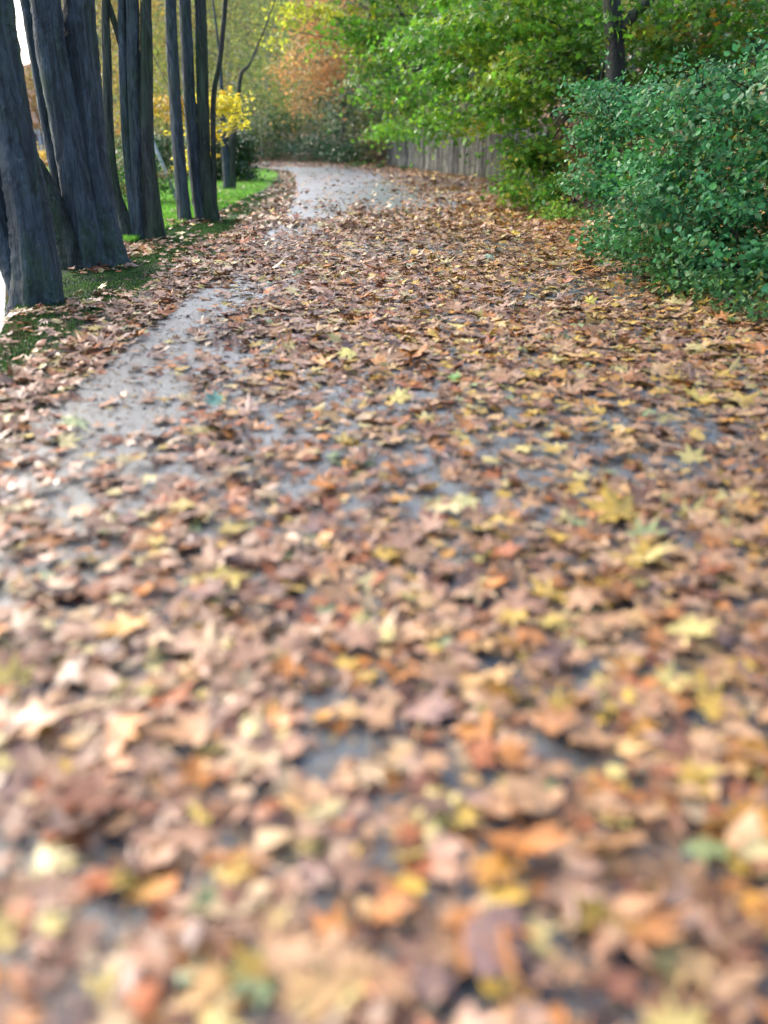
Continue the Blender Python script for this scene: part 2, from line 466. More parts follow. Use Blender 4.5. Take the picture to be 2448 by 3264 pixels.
nn = 120
def resample(C, n=nn):
    s = np.concatenate([[0], np.cumsum(np.hypot(*np.diff(C, axis=0).T))]); u = np.linspace(0, s[-1], n)
    return np.stack([np.interp(u, s, C[:, 0]), np.interp(u, s, C[:, 1])], 1)
def offset(C, d):
    T = np.gradient(C, axis=0); T /= np.linalg.norm(T, axis=1, keepdims=True)
    return C + np.stack([T[:, 1], -T[:, 0]], 1) * d
LR, RR = resample(LES), resample(RES)
tag(strip('path', LR, RR, .012, M['asphalt']), 'wet grey asphalt path bending left, mostly hidden by leaves', 'path', kind='structure')
# a raised edge of the asphalt along its left side
yv = np.linspace(-8, 44, 80)
lx = np.interp(yv, LES[:LES.shape[0], 1], LES[:, 0])
A = np.stack([lx - .01, yv], 1); B = np.stack([np.where(yv < 13, river_edge(yv) + .22, lx - np.interp(yv, [0, 14, 44], [1.15, 1.9, 1.0])), yv], 1)
tag(strip('verge', B, A, .004, M['verge'], 6), 'dark mossy strip beside the path', 'verge', kind='structure')
yl = np.linspace(12.2, 44, 70)
lx = np.interp(yl, LES[:, 1], LES[:, 0])
A = np.stack([lx - np.interp(yl, [0, 14, 26, 44], [1.7, 1.7, .85, .45]), yl], 1); B = np.stack([np.minimum(river_edge(yl) + .25, A[:, 0] - .3), yl], 1)
LAWN_A, LAWN_B = A, B
tag(strip('lawn', B, A, .008, M['lawn'], 12), 'bright green lawn behind the slender trees', 'lawn', kind='structure')
me = py_mesh('river', [(-420, -60, -1.75), (-2.5, -60, -1.75), (-2.5, 20, -1.75), (-2.5, 46.5, -1.75), (-420, 46.5, -1.75)], [(0, 1, 2, 3, 4)])
tag(link('river', me, M['water']), 'pale water below the left bank', 'river', kind='structure')

# ------------------------------------------------------------------ fallen leaves
PAL_L = [(26, (.33, .19, .13)), (20, (.42, .27, .2)), (13, (.18, .07, .045)), (9, (.09, .045, .045)), (12, (.34, .1, .03)), (9, (.5, .38, .24)),
         (5, (.5, .40, .10)), (6, (.52, .47, .24)), (7, (.5, .19, .03)), (1.5, (.22, .33, .17)), (5, (.24, .15, .14))]
PAL_R = [(22, (.38, .22, .12)), (18, (.46, .29, .17)), (12, (.2, .08, .035)), (6, (.09, .045, .035)), (11, (.40, .16, .035)), (11, (.52, .34, .15)),
         (11, (.55, .38, .06)), (7, (.5, .44, .16)), (5, (.5, .25, .03)), (1.5, (.2, .28, .12))]

def snoise(x, y, seed, f):
    rs = np.random.default_rng(seed); v = np.zeros_like(x)
    for _ in range(7):
        a = rs.uniform(0, 6.28); k = f * rs.uniform(.5, 1.7); v += np.sin((x * math.cos(a) + y * math.sin(a)) * k + rs.uniform(0, 6.28))
    return v / 3.0

def cover(x, y):
    """share of the full leaf density at a place"""
    P = np.stack([x, y], 1)
    lxx = np.interp(y, LES[:, 1], LES[:, 0])
    dl = x - lxx; dr = sdist(P, RES)
    n = snoise(x, y, 3, 1.6) ; n2 = snoise(x, y * .5, 5, 3.2)
    c = np.ones_like(x)
    # bare wet patches by the left edge
    bare = sstep(dl, -.05, .1) * (1 - sstep(dl + .4 * n2, .5, 1.4))
    c *= 1 - bare * np.clip(.3 + .9 * n + .5 * n2, 0, .93)
    # sheen far ahead: thin cover over the path
    farp = sstep(y, 14, 22) * (1 - sstep(dl, 2.3, 5.0)) * sstep(dl, -.1, .1) * sstep(-y, -46, -42)
    c *= 1 - farp * .96
    c *= 1 - .55 * sstep(snoise(x, y, 8, 1.1) + .3 * n2 + .25 * sstep(-x, -.5, 1.5), .3, 1.0)
    # verge beyond the left edge
    v = sstep(-dl, .0, .1)
    band = 1 - sstep(-dl + .22 * n, .42, .78) 
    c *= 1 - v * (1 - np.clip(band * (.75 + .3 * n) + .13 * (n2 > .3), 0, 1))
    c *= 1 - v * sstep(y, 24, 30) * .45
    for tx, ty, tr in ((-2.8, 7.4, .35), (-3.2, 9.6, .45), (-3.4, 11.6, .6), (-3.9, 13.2, .7), (-3.6, 15.6, .6), (-3.3, 17, .6), (-2.75, 8.4, .3)):
        c = np.maximum(c, np.exp(-((x - tx) ** 2 + ((y - ty) * .8) ** 2) / tr ** 2) * .5 * (n2 > -.2))
    # right bank, thinner
    c *= 1 - sstep(dr, 1.5, 3.5) * .35
    return np.clip(c + .015, 0, 1)

def rho(y): return np.interp(y, [0, 6, 12, 20, 32, 45, 64], [430, 400, 310, 190, 100, 55, 22])

def scatter(y0, y1, x0f, x1f, k):
    """rejection sampled points in a y band"""
    out = []
    yy = np.linspace(y0, y1, max(2, int((y1 - y0) / .5) + 1))
    for a, b in zip(yy[:-1], yy[1:]):
        m = (a + b) / 2; x0, x1 = x0f(m), x1f(m)
        if x1 <= x0: continue
        n = int(rho(m) * (b - a) * (x1 - x0) * k)
        x = rng.uniform(x0, x1, n); y = rng.uniform(a, b, n)
        q = rng.random(n) < cover(x, y)
        out.append(np.stack([x[q], y[q]], 1))
    return np.concatenate(out)

def leaf_xmin(y): return max(-(0.52 * y + 1.3), float(np.interp(y, LES[:, 1], LES[:, 0])) - 2.3) if y < 44 else -26.0
def leaf_xmax(y): return min(.52 * y + 1.3, 5.2 + .02 * y if y < 24 else float(np.interp(y, RES[:, 1], RES[:, 0])) + .72)

def make_leaves(pts, tpls, rad, tilt, curl):
    x, y = pts[:, 0], pts[:, 1]; n = len(x)
    z0 = height(x, y)
    e = .12
    gx = (height(x + e, y) - z0) / e; gy = (height(x, y + e) - z0) / e
    wr = np.clip((x + 1.5) / 3.8 + snoise(x, y, 11, 1.0) * .25 + .12 * (y < 6), 0, 1)
    isr = rng.random(n) < wr
    col = np.where(isr[:, None], pick(PAL_R, n), pick(PAL_L, n)) * rng.uniform(.58, 1.04, (n, 1)) * np.array([1.07, .98, .86]) * (1 + .14 * snoise(x, y, 31, 1.3)[:, None])
    col = np.clip(col, .01, .9)
    N = np.stack([-gx, -gy, np.ones(n)], 1) + rng.normal(size=(n, 3)) * tilt * np.array([1, 1, .1])
    size = rad * np.exp(rng.normal(-.02, .3, n))
    tz = np.hypot(N[:, 0] + gx, N[:, 1] + gy)
    P = np.stack([x, y, z0 + .014 + rng.random(n) ** 1.6 * .035 + .25 * size * np.clip(tz, 0, .8)], 1)
    P[:, 2] += np.where(sdist(np.stack([x, y], 1), RES) > .15, .02, 0)
    parts = []
    which = rng.choice(len(tpls), n, p=[q[1] for q in tpls])
    for k, (tp, w) in enumerate(tpls):
        m = which == k
        if m.any(): parts.append(leaves_arrays(tp, P[m], N[m], size[m], col[m], curl))
    return parts

near = scatter(.5, 14, leaf_xmin, leaf_xmax, 1.0)
far_ = scatter(14, 64, leaf_xmin, leaf_xmax, 1.0)
far_ = far_[~((far_[:, 1] > 24) & (sdist(far_, RES) > .72))]
pa = make_leaves(near, [(T_MAPLE, .72), (T_MAPLE_S, .1), (T_OVAL, .18)], .074, .17, .25)
pb = make_leaves(far_, [(T_MAPLE_S, .8), (T_OVAL, .2)], .078, .28, .32)
tag(link('fallen_leaves', leaf_mesh('fallen_leaves', pa + pb), M['fallen']), 'carpet of brown, tan and yellow fallen leaves covering the path', 'leaves', kind='stuff')
print('leaves', len(near), len(far_))
# litter of the wooded bank
n = 26000
bx = rng.uniform(3.2, 15, n); by = rng.uniform(7, 58, n)
dd = sdist(np.stack([bx, by], 1), RES); ok = (dd > .9) & (dd < 11) & (rng.random(n) < np.clip(1.1 - dd * .07, .2, 1))
pts = np.stack([bx[ok], by[ok]], 1)
pc = make_leaves(pts, [(T_MAPLE_S, .7), (T_OVAL, .3)], .085, .3, .4)
tag(link('bank_leaf_litter', leaf_mesh('bank_leaf_litter', pc), M['fallen']), 'rust brown leaf litter on the slope behind the fence', 'leaf litter', kind='stuff')

n = 45000
fy_ = .5 + rng.random(n) ** 1.3 * 13; fx_ = rng.uniform(-1, 1, n) * (.52 * fy_ + 1.3) + .2
lxx = np.interp(fy_, LES[:, 1], LES[:, 0]); q = (fx_ > lxx - .8) & (fx_ < 4.2)
fx_, fy_ = fx_[q], fy_[q]; n = len(fx_)
P = np.stack([fx_, fy_, height(fx_, fy_) + .016 + rng.random(n) * .004], 1)
arr = leaves_arrays(T_DIA, P, rng.normal(size=(n, 3)) * .2 + [0, 0, 1.], rng.uniform(.01, .035, n), pick([(4, (.12, .06, .035)), (3, (.2, .11, .06)), (2, (.06, .035, .025)), (1, (.35, .25, .1))], n), .3)
tag(link('leaf_crumbs', leaf_mesh('leaf_crumbs', [arr]), M['fallen']), 'trodden crumbs of leaves on the wet asphalt', 'leaf crumbs', kind='stuff')

# single leaves that catch the eye
def single(px, py, size, col, label, tpl=T_MAPLE, tilt=.2):
    a_ = (px - 1224) / F; b_ = (py - 1632) / F
    dy = math.cos(TH) - b_ * math.sin(TH); dz = -math.sin(TH) - b_ * math.cos(TH)
    t = (CH - .085) / -dz; P = np.array([[a_ * t, dy * t, .085]])
    P[0, 2] += float(height(P[0, 0], P[0, 1])[0])
    arr = leaves_arrays(tpl, P * 0, np.array([[rng.normal() * tilt, -abs(rng.normal()) * tilt - .1, 1.]]), np.array([size]), np.array([col]), .3)
    o = link('maple_leaf', leaf_mesh('maple_leaf', [arr]), M['fallen'])
    o.location = P[0]
    tag(o, label, 'leaf', 'bright leaves lying on top of the leaf carpet')
single(1453, 1203, .075, (.07, .24, .02), 'small bright green leaf lying alone in the middle of the path')
single(1640, 742, .15, (.62, .42, .03), 'large golden yellow leaf at the right verge below the bush')
single(1270, 1270, .11, (.62, .5, .14), 'yellow leaf in the middle of the path, nearer than the green leaf')
single(1110, 1120, .11, (.6, .52, .14), 'yellow leaf left of the small bright green leaf')
single(690, 1275, .09, (.16, .36, .26), 'blue-green leaf near the left edge of the path')
single(240, 1340, .12, (.52, .56, .26), 'pale lime leaf on the bare asphalt by the left edge')
single(1560, 813, .1, (.3, .45, .3), 'pale mint green leaf beside the golden leaves on the right')
single(850, 925, .1, (.5, .15, .03), 'rust orange leaf on the bare wet patch at the left of the path')
single(1880, 960, .1, (.6, .5, .06), 'yellow leaf at the right below the blue-green bush')
single(2220, 1270, .12, (.55, .4, .05), 'ochre leaf at the right edge of the path')
single(1490, 1590, .1, (.55, .5, .2), 'cream leaf near the lower middle of the picture')

# ------------------------------------------------------------------ riverside trees at the left
PAL_YG = [(3, (.22, .24, .04)), (2, (.34, .3, .05)), (2, (.1, .17, .03)), (1, (.4, .22, .05))]
up_crown_cache = {}
def crown_above(root, top, r, seed):
    """sparse autumn crown above the top of the frame"""
    key = seed % 3
    if key not in up_crown_cache:
        arr = cloud([((0, 0, 0), (2.0, 2.0, 1.7))], 1500, .085, PAL_YG, (0, 0, 0), T_DIA, .5, .45, 30, .1)
        up_crown_cache[key] = leaf_mesh('crown', [arr])
    o = link('crown', up_crown_cache[key], M['foliage'], root)
    o.location = np.asarray(top) - np.asarray(root.location) + np.array([0, 0, .6]); o.rotation_euler = (0, 0, seed * 1.3)
    return o

def stem_from_px(px_pts, Y, base_xy=None, topz=8.5):
    P = [at(x, y, Y) for x, y in px_pts]
    d = P[-1] - P[-2]; d /= np.linalg.norm(d)
    last = P[-1]
    while last[2] < topz:
        d = d * .8 + np.array([0, 0, .2]) + rng.normal(size=3) * .05; d /= np.linalg.norm(d)
        last = last + d * 1.6; P.append(last)
    return np.array(P)

def riverside_tree(name, label, Y, stems, mat='bark', group='trees along the river bank', crown=True, extra=None):
    b = at(*stems[0]['px'][0], Y); b[2] = float(height(b[0], b[1])[0])
    root = empty(name, b, label, 'tree', group)
    for k, s in enumerate(stems):
        yy = Y + s.get('dy', 0)
        P = stem_from_px(s['px'], yy, topz=s.get('top', 8.0))
        gz = float(height(P[0][0], P[0][1])[0])
        P[0][2] = min(P[0][2], gz) - .12
        w0, w1 = s['r']; w1 *= .9; w0 *= .93
        rr = np.interp(np.arange(len(P)), [0, len(s['px']) - 1, len(P) - 1], [w0, w1, w1 * .3])
        tube('trunk', P, rr, M[s.get('mat', mat)], root, b, sides=26, rough=.08, flare=s.get('flare', .45) * 1.5, seed=int(abs(P[0][0]) * 1000) + k, sub=14)
        if crown and s.get('crown', True): crown_above(root, P[-1], 2, int(abs(P[0][0]) * 100) + k)
        for q in range(2):
            i0 = len(P) - 2 - q; a0 = P[max(i0, 1)]
            dv = np.array([rng.normal(), rng.normal(), .9]); dv /= np.linalg.norm(dv)
            tube('branch', [a0, a0 + dv * 1.0, a0 + dv * 2.0 + [0, 0, .3]], [w1 * .4, w1 * .22, .01], M[mat], root, b, sides=7, sub=3)
    return root

riverside_tree('forked_tree', 'thick dark twin trunked tree at the left edge, nearest to the camera', 8.0, [
    dict(px=[(120, 985), (108, 800), (76, 600), (40, 400), (0, 120), (-14, -40)], r=(.225, .13), flare=.3),
    dict(px=[(120, 985), (72, 880), (25, 760), (-28, 600), (-80, 400), (-150, 100)], r=(.18, .15), dy=.15, flare=.15)])
riverside_tree('multi_stemmed_tree', 'clump of mossy stems fanning out just left of the broadest trunk', 10.3, [
    dict(px=[(285, 845), (262, 700), (212, 420), (160, 150), (140, -20)], r=(.2, .165), flare=.35),
    dict(px=[(255, 848), (228, 740), (176, 500), (128, 240), (86, 0)], r=(.13, .08), dy=.25, flare=.2),
    dict(px=[(240, 850), (216, 770), (188, 700), (148, 610), (104, 530), (30, 430)], r=(.15, .12), dy=-.15, mat='barkmoss', flare=.2, top=3.5)])
riverside_tree('broad_tree', 'broadest straight dark trunk in the clump at the left', 10.5, [
    dict(px=[(345, 838), (318, 700), (285, 450), (262, 180), (250, -10)], r=(.235, .185), flare=.3)])
riverside_tree('mossy_tree', 'four stemmed mossy tree between the broadest trunk and the slender trees', 13.2, [
    dict(px=[(496, 745), (486, 650), (468, 450), (466, 150), (464, -10)], r=(.13, .08), flare=.4, mat='barkmoss'),
    dict(px=[(448, 748), (446, 650), (434, 450), (424, 180), (420, -10)], r=(.11, .095), flare=.2, mat='bark'),
    dict(px=[(438, 752), (428, 680), (404, 450), (392, 180), (387, -10)], r=(.085, .06), flare=.3, mat='bark'),
    dict(px=[(412, 745), (394, 690), (366, 600), (348, 430), (341, 180), (338, -10)], r=(.1, .06), flare=.3, mat='barkmoss'),
    dict(px=[(462, 745), (462, 560), (448, 330), (405, 200), (352, 30), (338, -30)], r=(.09, .028), flare=.3, mat='bark2', crown=False)])
riverside_tree('slender_tree', 'slender leaning trunk standing alone before the lawn', 16.0, [
    dict(px=[(592, 712), (580, 600), (562, 380), (548, 150), (542, -10)], r=(.125, .10), flare=.15)])
fclump = riverside_tree('slender_tree', 'pair of slender trunks rising from one mossy foot before the lawn', 16.2, [
    dict(px=[(650, 705), (628, 600), (606, 350), (596, 150), (588, -10)], r=(.12, .105), flare=.2),
    dict(px=[(672, 703), (655, 560), (648, 380), (642, 150), (638, -10)], r=(.12, .105), flare=.2, mat='barkmoss'),
    dict(px=[(694, 690), (672, 580), (650, 470)], r=(.055, .03), dy=.1, flare=.2, crown=False, top=2),
    dict(px=[(664, 430), (680, 340), (700, 200), (714, 60), (720, -20)], r=(.05, .04), flare=0, mat='bark2', crown=False)])
# the thin limb starts on the second trunk: move its root up
h = riverside_tree('small_tree', 'small forked grey tree on the lawn with a yellow spray of leaves', 26.0, [
    dict(px=[(727, 602), (720, 500), (712, 440), (706, 300), (700, 180)], r=(.15, .04), flare=.12, top=5.5, crown=False, mat='bark'),
    dict(px=[(738, 600), (740, 480), (752, 380), (768, 240), (800, 195)], r=(.13, .03), flare=.1, top=5, crown=False, mat='bark2')])
hb = np.array(h.location)
PAL_Y = [(5, (.8, .66, .04)), (3, (.85, .74, .07)), (2, (.65, .6, .05)), (.6, (.6, .38, .04))]
def blob(px, py, Y, r): return (at(px, py, Y), r)
arr = cloud([blob(680, 320, 20, (.42, .5, .28)), blob(745, 325, 20, (.3, .4, .18)), blob(655, 400, 20, (.18, .3, .5)), blob(745, 390, 20, (.25, .3, .2)), blob(670, 450, 20, (.22, .3, .35)),
             blob(590, 480, 20, (.1, .2, 1.0))], 950, .08, PAL_Y, hb, T_MAPLE_S, .35, .16, 30, .2)
t = empty('yellow_maple', at(615, 640, 19.5) * [1, 1, 0], 'thin young tree with bright yellow leaves behind the slender trunks', 'tree')
tb = np.array(t.location)
tube('trunk', [tb + [0, 0, -.1], tb + [.05, .1, .9], tb + [.15, .2, 1.7], tb + [.4, .3, 2.6]], [.04, .035, .025, .012], M['bark2'], t, tb, sides=8, sub=4)
tube('branch', [tb + [.06, .12, 1.1], at(650, 420, 20), at(700, 340, 20), at(775, 320, 20)], [.025, .018, .012, .006], M['bark2'], t, tb, sides=6, sub=4)
link('crown', leaf_mesh('crown', [(arr[0] - tb, *arr[1:])]), M['foliage'], t)

# orange and yellow leaves seen between the stems: small trees on the lawn's far side
def small_tree(name, label, base, blobs, n, size, pal, tpl=T_OVAL, mat='bark2', trunk_r=.07, group=None, sig=.3, flatten=.35, fmat='foliage', cat='tree', stems=None, per=45, hang=0, shell=.4, updir=.9):
    base = np.asarray(base, float).copy(); base[2] = float(height(base[0], base[1])[0])
    root = empty(name, base, label, cat, group)
    cs = [np.asarray(b[0]) for b in blobs]
    top = np.mean(cs, axis=0) * .45 + base * .55; top[2] = max(c[2] for c in cs)
    if stems is None:
        a0 = base + [0, 0, -.1]; mid = np.array([base[0] * .8 + top[0] * .2, base[1] * .8 + top[1] * .2, (base[2] + top[2]) / 2])
        tube('trunk', [a0, (a0 + mid) / 2 + rng.normal(size=3) * .03, mid, top], [trunk_r, trunk_r * .85, trunk_r * .7, trunk_r * .25], M[mat], root, base, sides=12, rough=.05, flare=.3, sub=6)
        for c in [q + rng.normal(size=3) * j * .5 for j in (0, 1) for q in cs[:9]]:
            k = .45 * (c - mid) + mid + [0, 0, .15]
            tube('branch', [mid * .8 + a0 * .2, k, c], [trunk_r * .45, trunk_r * .28, trunk_r * .08], M[mat], root, base, sides=6, sub=4)
    arr = cloud(blobs, n, size, pal, base, tpl, flatten, sig, per, shell, hang=hang, updir=updir)
    link('crown' if cat == 'tree' else 'foliage', leaf_mesh('crown', [(arr[0] - base, *arr[1:])]), M[fmat], root)
    return root

# ------------------------------------------------------------------ right bank: green maples, dark tree, bushes
PAL_G = [(6, (.07, .21, .02)), (5, (.11, .29, .02)), (3, (.04, .12, .018)), (2, (.2, .34, .025)), (.7, (.36, .33, .03)), (.25, (.45, .17, .02))]
PAL_GB = [(6, (.10, .29, .025)), (5, (.16, .38, .03)), (2.2, (.05, .16, .02)), (3, (.30, .43, .03)), (.9, (.55, .46, .04))]
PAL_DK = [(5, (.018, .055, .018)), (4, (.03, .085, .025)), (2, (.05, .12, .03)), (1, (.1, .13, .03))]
small_tree('green_maple', 'bright green maple hanging over the near end of the log fence', (5.3, 21, 0), [
    blob(1500, 250, 20, (1.1, 1.3, .5)), blob(1640, 330, 19, (1.0, 1.1, .45)), blob(1480, 370, 21, (.8, 1.1, .3)), blob(1720, 470, 19, (.7, .8, .4)), blob(1690, 560, 18.5, (.45, .6, .25)),
    blob(1600, 120, 20, (1.2, 1.3, .6)), blob(1400, 130, 21, (1.1, 1.2, .5)), blob(1700, 220, 18, (.9, 1, .5)), blob(1560, 20, 19, (1.4, 1.4, .6)), blob(1800, 60, 20, (1.2, 1.2, .6)),
    blob(1640, -250, 20, (2.0, 1.6, 1.0))], 11500, .1, PAL_GB, T_MAPLE_S, 'bark2', trunk_r=.09, sig=.3, flatten=.22, group='green trees on the right bank')
small_tree('green_maple', 'yellow green maple reaching over the far half of the log fence', (6.2, 30, 0), [
    blob(1330, 300, 29, (1.3, 1.5, .6)), blob(1210, 250, 31, (1.2, 1.4, .6)), blob(1420, 400, 28.5, (1.1, 1.0, .35)), blob(1270, 120, 30, (1.7, 1.6, .8)), blob(1130, 60, 30, (1.2, 1.4, .6)),
    blob(1260, 400, 33, (1.0, 1.1, .45)), blob(1350, -20, 30, (2.0, 1.8, .8)), blob(1200, -200, 30, (2.2, 1.8, 1.0))], 8500, .115, PAL_GB, T_MAPLE_S, 'bark2', trunk_r=.1, sig=.36, flatten=.28, group='green trees on the right bank')
small_tree('spreading_tree', 'green spreading tree filling the upper right corner above the big bush', at(2120, 330, 19), [
    blob(1850, 150, 19.5, (.8, 1.0, .5)), blob(2080, 60, 17, (1.3, 1.2, .6)), blob(2250, 120, 19, (1.3, 1.2, .6)), blob(2400, 40, 17, (1.2, 1.2, .7)), blob(1850, 290, 19.5, (.7, .8, .4)),
    blob(2150, 210, 19, (1.2, 1, .4)), blob(2100, -220, 19, (2.4, 1.8, 1.2))], 8500, .1, PAL_G, T_MAPLE_S, trunk_r=.02, sig=.32, flatten=.35, group='green trees on the right bank')
dt = at(1962, 330, 16.6); dt[2] = float(height(dt[0], dt[1])[0])
dtree = empty('dark_tree', dt, 'thick black trunk rising behind the blue-green bush at the right', 'tree', 'green trees on the right bank')
tube('trunk', [dt + [0, 0, -.2], at(1962, 240, 16.6), at(1955, 60, 16.6), at(1945, -120, 16.6), at(1950, -700, 17), at(1900, -1300, 17.5)], [.2, .165, .15, .14, .12, .05], M['barkdark'], dtree, dt, sides=24, rough=.08, flare=.3, sub=10)
for (q, s) in (((1955, 120), (2250, -120)), ((1950, -200), (1600, -500)), ((1950, -420), (2300, -800))):
    a0 = at(*q, 16.6); a1 = at(*s, 16); tube('branch', [a0, (a0 + a1) / 2 + [0, 0, .15], a1], [.1, .07, .02], M['bark2'], dtree, dt, sides=8, sub=5)
arr = cloud([(at(1950, -1000, 20), (3.2, 3, 2.2)), (at(2100, -650, 19), (2.2, 2, 1.3))], 5000, .13, PAL_G, None, T_OVAL, .4, .5, 40, .2)
link('crown', leaf_mesh('crown', [(arr[0] - dt, *arr[1:])]), M['foliage'], dtree)

PAL_B = [(6, (.06, .24, .065)), (5, (.075, .3, .12)), (2, (.03, .11, .035)), (3, (.12, .34, .12)), (1.0, (.24, .38, .2)), (2.5, (.06, .24, .025)), (.35, (.4, .33, .04))]
PAL_B2 = [(6, (.05, .17, .03)), (4, (.03, .1, .03)), (4, (.075, .22, .07)), (1.5, (.16, .3, .1)), (.5, (.4, .34, .04))]
def bush(label, bx_, by_, blobs, n, size, pal, name='leafy_shrub', group='shrubs along the right verge', tpl=T_OVAL, per=38, sig=.15, nst=9):
    base = np.array([bx_, by_, float(height(bx_, by_)[0])])
    root = empty(name, base, label, 'bush', group)
    for k in range(nst):
        c = np.asarray(blobs[k % len(blobs)][0]) + rng.normal(size=3) * .25
        s0 = base + np.array([rng.normal() * .15, rng.normal() * .15, -.05])
        tube('stem', [s0, (s0 + c) / 2 + [0, 0, .15], c], [.016, .011, .004], M['bark2'], root, base, sides=6, sub=4)
    shoots = []
    for k in range(26):
        c, rd = blobs[rng.integers(len(blobs))]; d = rng.normal(size=3); d[2] = abs(d[2]) * .8; d[1] = -abs(d[1]); d /= np.linalg.norm(d)
        q0 = np.asarray(c) + d * np.asarray(rd) * .8; q1 = q0 + d * rng.uniform(.15, .32) + np.array([0, 0, .06])
        tube('stem', [q0 - d * .25, q0, q1], [.007, .005, .002], M['bark2'], root, base, sides=5, sub=3)
        shoots += [(q0 * .4 + q1 * .6, (.07, .07, .07)), (q1, (.05, .05, .05))]
    arr = join_arrays([cloud(blobs, int(n * .86), size, pal, base, tpl, .4, sig, per, .45, curl=.35, updir=.7),
                       cloud(shoots, int(n * .06), size * .85, pal, base, T_LANCE, .7, .05, 9, .2, curl=.4, updir=.5),
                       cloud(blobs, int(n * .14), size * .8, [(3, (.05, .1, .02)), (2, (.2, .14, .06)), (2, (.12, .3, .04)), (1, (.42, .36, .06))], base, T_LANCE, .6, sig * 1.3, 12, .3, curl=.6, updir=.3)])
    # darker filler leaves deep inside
    link('foliage', leaf_mesh('foliage', [(arr[0] - base, *arr[1:])]), M['shrub'], root)
    return root
bush('big blue-green bush with pale leaf tips at the right edge', 4.6, 9.6, [
    blob(2300, 470, 9.4, (.75, .8, .55)), blob(2200, 640, 9.2, (.8, .8, .55)), blob(2420, 660, 8.6, (.6, .7, .6)), blob(2350, 820, 8.4, (.6, .6, .4)), blob(2250, 330, 10.2, (.75, .7, .35)), blob(2440, 300, 9.5, (.6, .7, .5)),
    blob(2600, 560, 8.6, (.7, .9, .8)), blob(2560, 860, 7.6, (.5, .6, .35)), blob(2120, 480, 10, (.5, .7, .5))], 13500, .07, PAL_B)
bush('low blue-green bush with pale tips beside the leafy bank', 4.1, 12.8, [
    blob(1960, 400, 12.8, (.5, .7, .4)), blob(1900, 560, 12.5, (.4, .6, .35)), blob(2060, 640, 12, (.6, .7, .5)), blob(1990, 760, 11.4, (.35, .5, .22)), blob(2080, 360, 13, (.6, .6, .35)), blob(1900, 300, 13.3, (.3, .4, .25))], 7500, .072, PAL_B)
bush('trailing green shrub at the foot of the big bush', 3.6, 8.6, [
    blob(2180, 800, 8.9, (.45, .5, .3)), blob(2330, 930, 7.7, (.35, .45, .18)), blob(2080, 830, 9.6, (.3, .4, .2)), blob(1980, 800, 10.6, (.3, .3, .12)), blob(2200, 930, 8.3, (.3, .3, .1)), blob(2420, 1000, 7.1, (.3, .3, .12))], 4600, .055, PAL_B2)
bush('fresh green low maple growth at the near end of the fence', 4.1, 19.2, [
    blob(1700, 500, 19, (.5, .6, .35)), blob(1640, 600, 18.2, (.35, .5, .16)), blob(1760, 600, 17.5, (.35, .5, .22)), blob(1790, 690, 16, (.3, .4, .14))], 2600, .08, PAL_GB, tpl=T_MAPLE_S, sig=.2)

def ground_plant(label, x, y, s, pal=PAL_B2, n=150, leaf=.06, group='low plants at the foot of the right bank'):
    z = float(height(x, y)[0]); base = np.array([x, y, z])
    root = empty('ivy_plant', base, label, 'plant', group)
    arr = cloud([(base + [0, 0, .07], (s, s * .9, .09))], n, leaf, pal, base, T_MAPLE_S, .5, .09, 12, .1, updir=1.2)
    link('foliage', leaf_mesh('foliage', [(arr[0] - base, *arr[1:])]), M['shrub'], root)
    for k in range(3):
        e_ = base + np.array([rng.normal() * s * .6, rng.normal() * s * .6, .08])
        tube('stem', [base + [0, 0, -.02], (base + e_) / 2 + [0, 0, .06], e_], [.005, .004, .002], M['bark2'], root, base, sides=5, sub=3)
for (x, y, s, lab) in [
    (3.25, 13.8, .28, 'ivy plant spreading onto the leaves below the low blue-green bush'),
    (3.3, 16.2, .24, 'small ivy patch left of the fresh maple growth'),
    (3.75, 22.6, .4, 'ivy patch at the foot of the nearest fence posts'),
    (3.15, 10.9, .26, 'ivy patch between the two blue-green bushes'),
    (3.5, 15.1, .34, 'wider ivy patch at the foot of the open leafy slope'),
    (-1.4, 45.7, .6, 'green weeds at the far end of the log fence'),
    (-.2, 43.4, .45, 'green weeds before the far third of the log fence'),
    (.9, 41.0, .3, 'little tuft of weeds before the middle of the log fence')]:
    ground_plant(lab, x, y, s, n=int(500 * s) + 60)

# ------------------------------------------------------------------ log fence
fr = offset(RES, .62)
m_ = (fr[:, 1] > 23.4) & (fr[:, 1] < 45.6)
fc = fr[m_]; s = np.concatenate([[0], np.cumsum(np.hypot(*np.diff(fc, axis=0).T))])
NP = min(100, int(s[-1] / .275)); u = np.arange(NP) * (s[-1] / NP)
fx, fy = np.interp(u, s, fc[:, 0]), np.interp(u, s, fc[:, 1])
fence = empty('log_fence', (fx[0], fy[0], 0), 'weathered grey palisade of upright round logs holding back the bank', 'fence')
pm = []
for k in range(7):
    H = 1.62 + random.uniform(-.06, .1); r = .122 + random.uniform(-.022, .02)
    V, Fc = tube_data([(0, 0, -.1), (random.uniform(-.01, .01), 0, H * .33), (random.uniform(-.015, .015), 0, H * .66), (random.uniform(-.02, .02), 0, H)], [r, r * .99, r * .98, r * .95], sides=14, rough=.05, seed=k, sub=4)
    q = py_mesh('post', V, Fc, True); q.materials.append(M['fencewood']); pm.append(q)
for k in range(NP):
    o = bpy.data.objects.new('post', pm[random.randrange(7)]); COL.objects.link(o); o.parent = fence
    o.location = (fx[k] - fx[0] + random.uniform(-.012, .012), fy[k] - fy[0] + random.uniform(-.012, .012), random.uniform(-.2, .06))
    o.rotation_euler = (random.uniform(-.015, .015), random.uniform(-.02, .02), random.uniform(0, 6.28))
